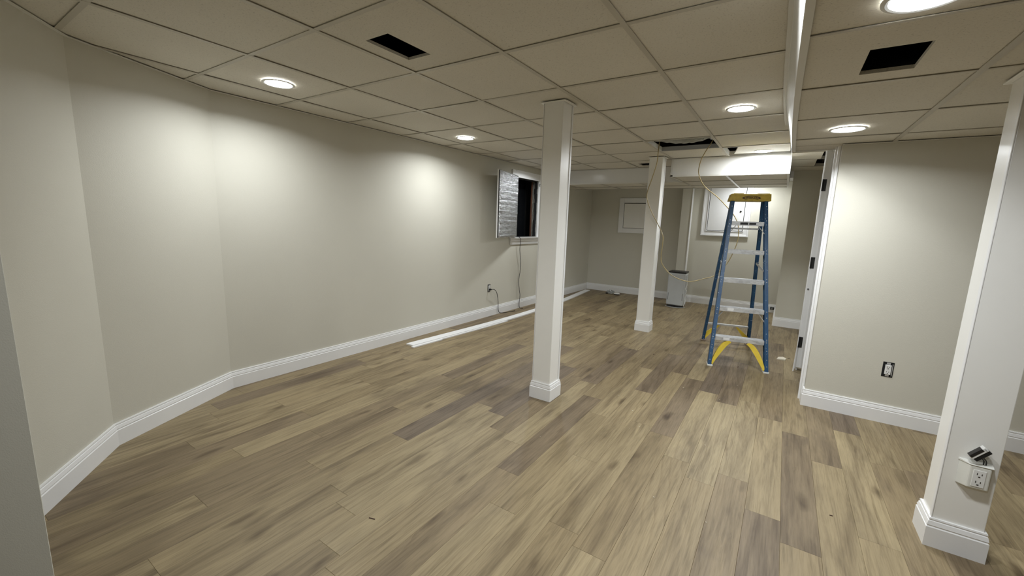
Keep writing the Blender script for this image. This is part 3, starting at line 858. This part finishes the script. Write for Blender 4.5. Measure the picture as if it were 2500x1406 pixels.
for sgn in (1, -1):
    def X(z, ins=0.0): return (fx(z) + ins) if sgn == 1 else (Wd - fx(z) - ins)
    z0, z1 = 0.010, ZT
    K3().prism(csec(X(z0), fy(z0), z0, sgn, 1), csec(X(z1), fy(z1), z1, sgn, 1)).build('front_rail', M['blue'], lad, bevel=0.0008)
    K3().prism(csec(X(z0, 0.006), ry(z0), z0, sgn, -1, 0.030, 0.052), csec(X(z1, 0.006), ry(z1), z1, sgn, -1, 0.030, 0.052)).build('rear_rail', M['blue'], lad, bevel=0.0008)
    # shoes
    xo = X(0); K3().box(min(xo - sgn * 0.004, xo + sgn * 0.045), max(xo - sgn * 0.004, xo + sgn * 0.045), -0.008, 0.090, 0.0005, 0.014).build('foot', M['ivory_plastic'], lad, bevel=0.002)
    xo = X(0, 0.006); K3().box(min(xo - sgn * 0.006, xo + sgn * 0.045), max(xo - sgn * 0.006, xo + sgn * 0.045), 1.03 - 0.062, 1.03 + 0.010, 0.0005, 0.014).build('foot', M['rubber'], lad, bevel=0.002)
    # spreader bar halfway up
    zsp = 0.93
    K3().prism([(X(zsp, .028), fy(zsp) + 0.06, zsp - .010), (X(zsp, .028) + sgn * .004, fy(zsp) + 0.06, zsp - .010), (X(zsp, .028) + sgn * .004, fy(zsp) + 0.06, zsp + .012), (X(zsp, .028), fy(zsp) + 0.06, zsp + .012)],
               [(X(zsp, .030), ry(zsp) - 0.03, zsp + .035), (X(zsp, .030) + sgn * .004, ry(zsp) - 0.03, zsp + .035), (X(zsp, .030) + sgn * .004, ry(zsp) - 0.03, zsp + .057), (X(zsp, .030), ry(zsp) - 0.03, zsp + .057)]).build('spreader', M['alu'], lad)
    # curved yellow foot brace in front
    arc = []
    for i in range(11):
        t_ = i / 10
        xa = 0.030 + 0.150 * t_ ** 1.25
        za = 0.030 + 0.222 * math.sin(t_ * math.pi / 2)
        arc.append((xa, za))
    mb = K3()
    for i in range(10):
        (x0, zA), (x1, zB) = arc[i], arc[i + 1]
        w0, w1 = 0.006 + 0.050 * math.sin(math.pi * (0.12 + .75 * i / 10)), 0.006 + 0.050 * math.sin(math.pi * (0.12 + .75 * (i + 1) / 10))
        q = []
        for yy in (0.006, 0.040):
            for (x_, z_, w_) in ((x0, zA, w0), (x1, zB, w1)):
                q.append((X(0) + sgn * (x_ + w_ * .55), fy(z_) + yy, z_ - w_ * 0.65)); q.append((X(0) + sgn * x_, fy(z_) + yy, z_))
        mb.hexa([q[0], q[2], q[3], q[1], q[4], q[6], q[7], q[5]])
    mb.build('foot_brace', M['yellow'], lad)
    # straight rear brace
    za, zb = 0.075, 0.232
    mb = K3().prism([(X(za, 0.034), ry(za) - 0.045, za - .045), (X(za, 0.034), ry(za) - 0.010, za - .045), (X(za, 0.034), ry(za) - 0.010, za + .03), (X(za, 0.034), ry(za) - 0.045, za + .03)],
                    [(X(zb, 0.165), ry(zb) - 0.045, zb - .020), (X(zb, 0.165), ry(zb) - 0.010, zb - .020), (X(zb, 0.165), ry(zb) - 0.010, zb), (X(zb, 0.165), ry(zb) - 0.045, zb)])
    mb.build('rear_brace', M['yellow'], lad)
    # step braces under the second and the top step
    for zst in (0.568, 1.405):
        a_ = (X(zst, 0.075), fy(zst) + 0.02, zst - 0.045); b_ = (X(zst - 0.09, 0.028), fy(zst - 0.09) + 0.02, zst - 0.115)
        K3().prism([(a_[0], a_[1], a_[2]), (a_[0], a_[1] + .022, a_[2]), (a_[0], a_[1] + .022, a_[2] + .008), (a_[0], a_[1], a_[2] + .008)],
                   [(b_[0], b_[1], b_[2]), (b_[0], b_[1] + .022, b_[2]), (b_[0], b_[1] + .022, b_[2] + .008), (b_[0], b_[1], b_[2] + .008)]).build('step_brace', M['alu'], lad)
    rv = K3()
    for z in (0.06, 0.12, 0.20, 0.275, 0.30, 0.50, 0.555, 0.83, 0.86, 1.10, 1.13, 1.38, 1.42, 1.56):
        rv.tube([(X(z, 0.014), fy(z) - 0.0003, z), (X(z, 0.014), fy(z) - 0.0035, z)], 0.0042, 8)
    o = rv.build('rivet', M['alu'], lad); tag(o, kind='stuff')
for i, z in enumerate((0.287, 0.566, 0.842, 1.126, 1.406)):
    a, b_ = fx(z) + 0.0335, Wd - fx(z) - 0.0335
    yf = fy(z) - 0.003
    mb = K3().box(a, b_, yf, yf + 0.082, z - 0.004, z).box(a, b_, yf, yf + 0.004, z - 0.040, z - 0.004).box(a, b_, yf + 0.078, yf + 0.082, z - 0.030, z - 0.004)
    for g in range(5): mb.box(a, b_, yf + 0.010 + g * 0.015, yf + 0.014 + g * 0.015, z, z + 0.0015)
    st = mb.build('step', M['alu'], lad, bevel=0.0006)
    if i == 4:
        K3().box(a + 0.075, a + 0.145, yf - 0.0012, yf - 0.0002, z - 0.030, z - 0.008).box(a + 0.155, a + 0.215, yf - 0.0012, yf - 0.0002, z - 0.029, z - 0.009).build('tool_slot', M['black'], st)
    if i in (0, 1):
        K3().box(a + 0.07, a + 0.125, yf - 0.001, yf - 0.0002, z - 0.032, z - 0.006).build('sticker', M['white_plastic'], st)
for z in (0.232, 0.792, 1.345):
    a, b_ = fx(z) + 0.037, Wd - fx(z) - 0.037
    K3().box(a, b_, ry(z) - 0.045, ry(z) - 0.010, z - 0.004, z).box(a, b_, ry(z) - 0.045, ry(z) - 0.042, z - 0.018, z - 0.004).build('rear_bar', M['alu'], lad)
# cap
cx0, cx1 = 0.083, Wd - 0.078
c0, c1 = fy(1.62) - 0.012, ry(1.64) + 0.014
cap = K3().prism([(cx0 - 0.008, c0 - 0.004, 1.612), (cx1 + 0.006, c0 - 0.004, 1.612), (cx1 + 0.006, c1, 1.612), (cx0 - 0.008, c1, 1.612)],
                 [(cx0 + 0.008, c0 + 0.004, 1.684), (cx1 + 0.002, c0 + 0.004, 1.684), (cx1 + 0.002, c1 - 0.006, 1.684), (cx0 + 0.008, c1 - 0.006, 1.684)]).build('top_cap', M['cap_yellow'], lad, bevel=0.004, seg=2)
K3().box(cx0 + 0.03, cx0 + 0.12, c0 + 0.01, c1 - 0.02, 1.6845, 1.689).build('cap_rim', M['cap_yellow'], cap, bevel=0.0015)
K3().box(cx1 - 0.12, cx1 - 0.01, c0 + 0.01, c1 - 0.02, 1.6845, 1.689).build('cap_rim', M['cap_yellow'], cap, bevel=0.0015)
# emblem: lens-shaped outline, light field and lettering on the sloping front of the cap
xm = (cx0 + cx1) / 2 + 0.010; zm = 1.642; yf = c0 - 0.0012
def lens(hw, hh, y):
    pts = []
    n_ = 20
    for i in range(n_ + 1):
        t_ = -1 + 2 * i / n_; pts.append((xm + hw * t_, y, zm + hh * (1 - t_ * t_) ** 0.8))
    for i in range(1, n_):
        t_ = 1 - 2 * i / n_; pts.append((xm + hw * t_, y, zm - hh * (1 - t_ * t_) ** 0.8))
    return pts
def lens_mesh(hw, hh, y, name, mat, par):
    a_ = lens(hw, hh, y); b2 = [(p[0], p[1] - 0.0006, p[2]) for p in a_]
    return K3().prism(a_, b2).build(name, M[mat], par)
lens_mesh(0.085, 0.0215, yf - 0.0004, 'emblem', 'emblem', cap)
lens_mesh(0.066, 0.0160, yf - 0.0012, 'emblem_field', 'cap_yellow', cap)
def text_mesh(txt, size):
    cu = bpy.data.curves.new('lettering', 'FONT'); cu.body = txt; cu.size = size; cu.align_x = 'CENTER'; cu.align_y = 'CENTER'
    cu.extrude = 0.0003; cu.offset = 0.0009; cu.space_character = 1.05
    ob = bpy.data.objects.new('lettering_tmp', cu); C.objects.link(ob)
    dg = bpy.context.evaluated_depsgraph_get(); dg.update()
    me = bpy.data.meshes.new_from_object(ob.evaluated_get(dg))
    bpy.data.objects.remove(ob); bpy.data.curves.remove(cu)
    return me
me = text_mesh('WERNER', 0.022)
pts = [Vector(v_.co) for v_ in me.vertices]
for v_ in me.vertices:
    p = v_.co.copy(); v_.co = frK(xm + p.x * 1.15, yf - 0.0022 - p.z, zm + p.y)
me.materials.clear(); me.materials.append(M['emblem'])
o = bpy.data.objects.new('lettering', me); C.objects.link(o); o.parent = cap; bpy.context.view_layer.update(); o.matrix_parent_inverse = cap.matrix_world.inverted()

# ------------------------------------------------------------------ dehumidifier
t = thing('dehumidifier', 'white dehumidifier with black top standing by the rear wall', 'dehumidifier', (-1.42, 7.27, 0), 0)
DX0, DX1, DY0, DY1 = -1.560, -1.285, 7.155, 7.40
MB().box(DX0, DX1, DY0, DY1, 0.030, 0.575).build('body', M['machine'], t, bevel=0.022, seg=3)
MB().box(DX0 + .002, DX1 + .003, DY0 + 0.002, DY1 + .003, 0.5755, 0.600).build('top_panel', M['black'], t, bevel=0.008, seg=2)
MB().box(DX0 + .07, DX0 + .17, DY0 + 0.05, DY0 + .15, 0.6002, 0.603).build('control_display', M['night_glass_frame'], t)
MB().box(DX0 + 0.02, DX1 - 0.01, DY0 + 0.008, DY1 - 0.01, 0.004, 0.030).build('underside', M['black'], t)
for x in (DX0 + 0.028, DX1 - 0.022):
    MB().box(x - 0.0025, x + 0.0025, DY0 - 0.0015, DY0 + 0.0005, 0.12, 0.24).build('side_slit', M['slot'], t)
MB().box(DX1 + 0.0002, DX1 + 0.003, DY0 + 0.04, DY1 - .04, 0.34, 0.54).build('air_grille', M['machine_side'], t)
for k in range(7): MB().box(DX1 + 0.0032, DX1 + 0.0045, DY0 + 0.05, DY1 - .05, 0.355 + k * 0.026, 0.365 + k * 0.026).build('grille_slat', M['machine'], t)
hp_ = [(DX1 + 0.012, DY0 + 0.05, 0.50), (DX1 + 0.025, DY0 + 0.06, 0.40), (DX1 + 0.010, DY0 + 0.04, 0.32), (DX1 + 0.03, DY0 + 0.05, 0.28), (DX1 + .008, DY0 + 0.06, 0.20), (DX1 + .022, DY0 + .03, 0.12), (DX1 + .012, DY0 + .0, 0.03)]
MB().tube(spline(hp_), 0.005, 8).build('drain_hose', M['white_plastic'], t, smooth=True)
cc = [(-1.42 + 0.155 * math.cos(a_ * math.pi / 12), 7.22 + 0.115 * math.sin(a_ * math.pi / 12), 0.006) for a_ in range(12, 25)]
MB().tube([Vector(p) for p in cc], 0.0055, 8).build('power_cord', M['machine_side'], t, smooth=True)

# ------------------------------------------------------------------ hanging yellow cable
cab = [(-1.235, 4.68, 2.26), (-1.238, 4.67, 2.18), (-1.240, 4.67, 2.098), (-1.280, 4.8, 2.013), (-1.358, 4.95, 1.875), (-1.443, 5.1, 1.725), (-1.436, 5.12, 1.63), (-1.375, 5.14, 1.486), (-1.302, 5.14, 1.366), (-1.217, 5.1, 1.224), (-1.211, 5.1, 1.103), (-1.215, 5.1, 0.98), (-1.192, 5.1, 0.883), (-1.076, 5.12, 0.759), (-0.893, 5.15, 0.702), (-0.735, 5.25, 0.743), (-0.642, 5.35, 0.782), (-0.533, 5.4, 0.929), (-0.462, 5.4, 1.139), (-0.452, 5.4, 1.28), (-0.473, 5.38, 1.40), (-0.530, 5.37, 1.50), (-0.585, 5.35, 1.563), (-0.694, 5.25, 1.681), (-0.816, 5.1, 1.787), (-0.871, 5.0, 1.91), (-0.85, 4.9, 2.026), (-0.79, 4.80, 2.120), (-0.74, 4.76, 2.19), (-0.72, 4.79, 2.27)]
o = MB().tube(spline(cab, 5), 0.0050, 8).build('hanging_cable', M['cable'], smooth=True)
tag(o, 'pale yellow cable looping down from the open ceiling bay behind the ladder', 'cable')

# ------------------------------------------------------------------ flexible duct in the open bay
t = thing('flexible_duct', 'grey jacketed flexible duct with a foil taped end, in the open ceiling bay', 'duct', (-1.2, 4.55, HM + 0.14))
pts = [Vector((-2.1, 4.50, HM + 0.20)), Vector((-1.6, 4.50, HM + 0.19)), Vector((-1.25, 4.50, HM + 0.165)), Vector((-1.02, 4.50, HM + 0.125)), Vector((-0.85, 4.50, HM + 0.125)), Vector((-0.72, 4.52, HM + 0.165))]
sp_ = spline([tuple(p) for p in pts], 8)
rad = [0.115 + 0.004 * math.sin(i * 1.9) for i in range(len(sp_))]
MB().tube(sp_, rad, 20).build('jacket', M['duct'], t, smooth=True)
random.seed(5)
mb = MB().tube([Vector((-0.74, 4.56, HM + 0.14)), Vector((-0.71, 4.57, HM + 0.145)), Vector((-0.67, 4.58, HM + 0.17)), Vector((-0.63, 4.6, HM + 0.17)), Vector((-0.56, 4.62, HM + 0.175))], [0.10, 0.122, 0.105, 0.12, 0.11], 18)
mb.v = [v_ + Vector([random.uniform(-.006, .006) for _ in range(3)]) for v_ in mb.v]
o = mb.build('foil_collar', M['foil'], t); o['label'] = 'shiny crumpled foil tape'

# ------------------------------------------------------------------ recessed lamps
def lamp(x, y, z, label, watt=LIGHT_W, r=0.078, deep=0.0, spread=157):
    t = thing('recessed_light', label, 'ceiling light', (x, y, z), 0, None)
    if not deep: MB().sweep([(0, z - 0.0005), (0, z - 0.004), (0.006, z - 0.006), (0.016, z - 0.003), (0.016, z - 0.0005)],
               [(x + r * math.cos(2 * math.pi * i / 36), y + r * math.sin(2 * math.pi * i / 36)) for i in range(36)], True, -1).build('trim_ring', M['white_plastic'], t)
    MB().disc((x, y), r - 0.001, r - 0.001, z - 0.0035 + deep, z - 0.0008 + deep).build('lens', M['lens'], t)
    if deep: MB().sweep([(0, z + 0.006), (0.004, z + 0.006), (0.004, z + deep), (0, z + deep)],
               [(x + r * math.cos(2 * math.pi * i / 36), y + r * math.sin(2 * math.pi * i / 36)) for i in range(36)], True, -1).build('can', M['white_plastic'], t)
    ld = bpy.data.lights.new('lamp_light', 'AREA'); ld.shape = 'DISK'; ld.size = 2 * r * 0.9; ld.energy = watt; ld.color = LIGHT_COL
    ld.spread = math.radians(spread)
    lo = bpy.data.objects.new('lamp_light', ld); C.objects.link(lo); lo.parent = t
    lo.location = (0, 0, -0.012 + deep)
    return t
lamp(-2.813, 1.499, HM, 'recessed ceiling light over the left wall, nearest one on the left')
lamp(-2.83, 3.37, HM, 'recessed ceiling light farther along the left wall')
lamp(-2.83, 5.24, HM, 'recessed ceiling light near the window, hidden behind the middle column')
lamp(-0.357, 3.35, HM, 'recessed ceiling light just left of the ceiling step, before the ladder')
lamp(-0.357, 1.50, HM, 'recessed ceiling light on the main ceiling overhead, above the top of the picture')
lamp(0.237, 3.238, HL, 'recessed light in the lowered ceiling, near the right wall', watt=LIGHT_W * 0.85)
lamp(0.234, 1.545, HL, 'recessed light in the lowered ceiling at the top edge of the picture', watt=LIGHT_W * 0.8)
lamp(-0.300, 5.245, HM + 0.006, 'very bright recessed light in the crooked tile above the ladder', watt=LIGHT_W * 1.35, spread=180)
lamp(-0.50, 7.45, HM, 'recessed light hidden behind the rear bulkhead, washing the wall behind the ladder', watt=LIGHT_W * 0.75)
lamp(-0.357, -0.40, HM, 'added fill light in the ceiling behind the viewer')  # unseen lamp added to fill the room from behind the camera
lamp(1.75, 2.35, HL, 'added unseen light in the lowered ceiling right of the socket column, outside the picture', watt=LIGHT_W * 0.3)  # unseen weak lamp added to light the right side

# ------------------------------------------------------------------ socket box on the right column
t = thing('surface_socket', 'white surface mounted double socket sticking out of the right column', 'socket', (0.765, 2.362, 0.37))
FY = 2.3615
ob = [(0.712, FY, 0.316), (0.804, FY, 0.316), (0.804, FY, 0.424), (0.712, FY, 0.424)]
ib = [(0.738, FY - 0.034, 0.322), (0.798, FY - 0.034, 0.322), (0.798, FY - 0.034, 0.418), (0.738, FY - 0.034, 0.418)]
MB().prism(ob, ib).build('housing', M['ivory_plastic'], t, bevel=0.004, seg=2)
MB().prism([(0.708, FY - .0004, 0.418), (0.808, FY - .0004, 0.418), (0.808, FY - .0004, 0.428), (0.708, FY - .0004, 0.428)],
           [(0.736, FY - .036, 0.4190), (0.803, FY - .036, 0.4190), (0.803, FY - .036, 0.423), (0.736, FY - .036, 0.423)]).build('housing_lip', M['ivory_plastic'], t, bevel=0.0015)
frO = Frame((0.766, FY - 0.0342, 0.368), (1, 0), (0, -1))
MB(frO).box(-0.0185, 0.0185, 0.0, 0.0025, -0.036, 0.036).build('receptacle', M['white_plastic'], t, bevel=0.001)
s_ = MB(frO)
for zc in (0.017, -0.017):
    s_.box(-0.0080, -0.0055, 0.0026, 0.0031, zc - 0.001, zc + 0.0075).box(0.0055, 0.0080, 0.0026, 0.0031, zc - 0.001, zc + 0.0065).box(-0.003, 0.003, 0.0026, 0.0031, zc - 0.0115, zc - 0.0065)
s_.build('slot', M['slot'], t)
# small black and white module hanging out of the top
t = thing('switch_module', 'small black and white module tilted above the socket box on the right column', 'module', (0.765, 2.335, 0.46))
# local tilt: long axis rises to the right
ca, sa = math.cos(math.radians(52)), math.sin(math.radians(52))
class Tilt:
    def __init__(s, o_): s.o = Vector(o_)
    def __call__(s, a, b_, c_):   # a along the long axis, b outwards (towards -Y), c thickness across
        return s.o + Vector((ca * a + sa * c_, -b_, sa * a - ca * c_))
T = Tilt((0.748, 2.332, 0.478))
MB(T).box(-0.031, 0.031, -0.010, 0.018, -0.0085, 0.0085).build('body', M['white_plastic'], t, bevel=0.0015)
MB(T).box(-0.029, 0.031, -0.008, 0.016, 0.0088, 0.0225).build('back_block', M['black'], t, bevel=0.0015)
MB(T).box(-0.029, 0.020, 0.0182, 0.0190, -0.0082, 0.0005).box(-0.029, 0.020, -0.006, 0.0181, -0.0095, -0.0086).build('window', M['night_glass_frame'], t)
MB(T).box(0.0245, 0.0275, 0.0182, 0.0188, -0.004, 0.004).build('mark', M['machine_side'], t)
for dx in (0.0, 0.007):
    MB().tube(spline([tuple(T(-0.010 + dx, 0.004, 0.0220)), (0.772 + dx, 2.338, 0.445), (0.776 + dx, 2.344, 0.426)]), 0.0022, 6).build('wire', M['cord'], t, smooth=True)

# ------------------------------------------------------------------ bits on the floor
random.seed(21)
t = thing('plastic_wrapper', 'crumpled clear plastic wrapper with dark end on the floor at the rear wall', 'wrapper', (-2.72, 7.66, 0))
bm = bmesh.new(); bmesh.ops.create_icosphere(bm, subdivisions=3, radius=1)
for v_ in bm.verts:
    q = 1 + random.uniform(-0.28, 0.28)
    v_.co = Vector((v_.co.x * 0.075 * q, v_.co.y * 0.045 * q, max(0.002, 0.035 + v_.co.z * 0.038 * q)))
me = bpy.data.meshes.new('bag'); bm.to_mesh(me); bm.free(); me.materials.append(M['clear'])
link('bag', me, t, (0, 0, 0))
MB().box(-2.80, -2.76, 7.62, 7.66, 0.0008, 0.022).build('dark_part', M['black'], t, bevel=0.006)
bm = bmesh.new(); bmesh.ops.create_uvsphere(bm, u_segments=20, v_segments=10, radius=1)
for v_ in bm.verts: v_.co = Vector((v_.co.x * 0.062, v_.co.y * 0.05, 0.024 + v_.co.z * 0.020 * (1 if v_.co.z > 0 else 0.5)))
for f_ in bm.faces: f_.smooth = True
me = bpy.data.meshes.new('light_trim'); bm.to_mesh(me); bm.free(); me.materials.append(M['white_plastic'])
t = thing('loose_cover', 'round white plastic cover lying on the floor by the rear wall', 'cover', (-2.575, 7.62, 0))
link('dome', me, t, (0, 0, 0))
MB().disc((-2.575, 7.62), 0.045, 0.05, 0.0006, 0.013, 20).build('rim', M['black'], t)
sc_ = MB().prism([(0.070, 4.985, 0.0005), (0.150, 4.995, 0.0005), (0.160, 5.06, 0.0005), (0.125, 5.10, 0.0005), (0.085, 5.07, 0.0005)],
                 [(0.072, 4.987, 0.010), (0.148, 4.997, 0.013), (0.158, 5.06, 0.010), (0.125, 5.098, 0.012), (0.087, 5.07, 0.010)]).build('drywall_scrap', M['debris'], bevel=0.001)
tag(sc_, 'pale drywall scrap on the floor right of the ladder', 'scrap')
bits = MB()
for (x, y, a_, l_, w_) in ((-0.245, 4.44, 0.9, 0.022, 0.006), (-1.41, 1.05, 0.3, 0.03, 0.003), (0.17, 5.10, 0.4, 0.02, 0.005), (-1.35, 4.55, 0.2, 0.012, 0.006), (0.33, 2.33, 0.2, 0.012, 0.004), (-1.02, 4.32, 0.2, 0.014, 0.008)):
    dx, dy = math.cos(a_) * l_, math.sin(a_) * l_; nx, ny = -math.sin(a_) * w_ / 2, math.cos(a_) * w_ / 2
    bits.hexa([(x + nx, y + ny, .0004), (x - nx, y - ny, .0004), (x + dx - nx, y + dy - ny, .0004), (x + dx + nx, y + dy + ny, .0004), (x + nx, y + ny, .003), (x - nx, y - ny, .003), (x + dx - nx, y + dy - ny, .003), (x + dx + nx, y + dy + ny, .003)])
o = bits.build('floor_crumbs', M['emblem']); tag(o, 'tiny dark splinters and crumbs scattered on the floor', 'debris', kind='stuff')
bits = MB()
for _ in range(26):
    x, y = random.uniform(-1.3, 0.15), random.uniform(1.9, 4.9); s2 = random.uniform(0.002, 0.005)
    bits.box(x, x + s2 * 1.6, y, y + s2, 0.0004, 0.002)
o = bits.build('plaster_crumbs', M['debris']); tag(o, 'pale plaster specks scattered on the floor around the ladder', 'debris', kind='stuff')
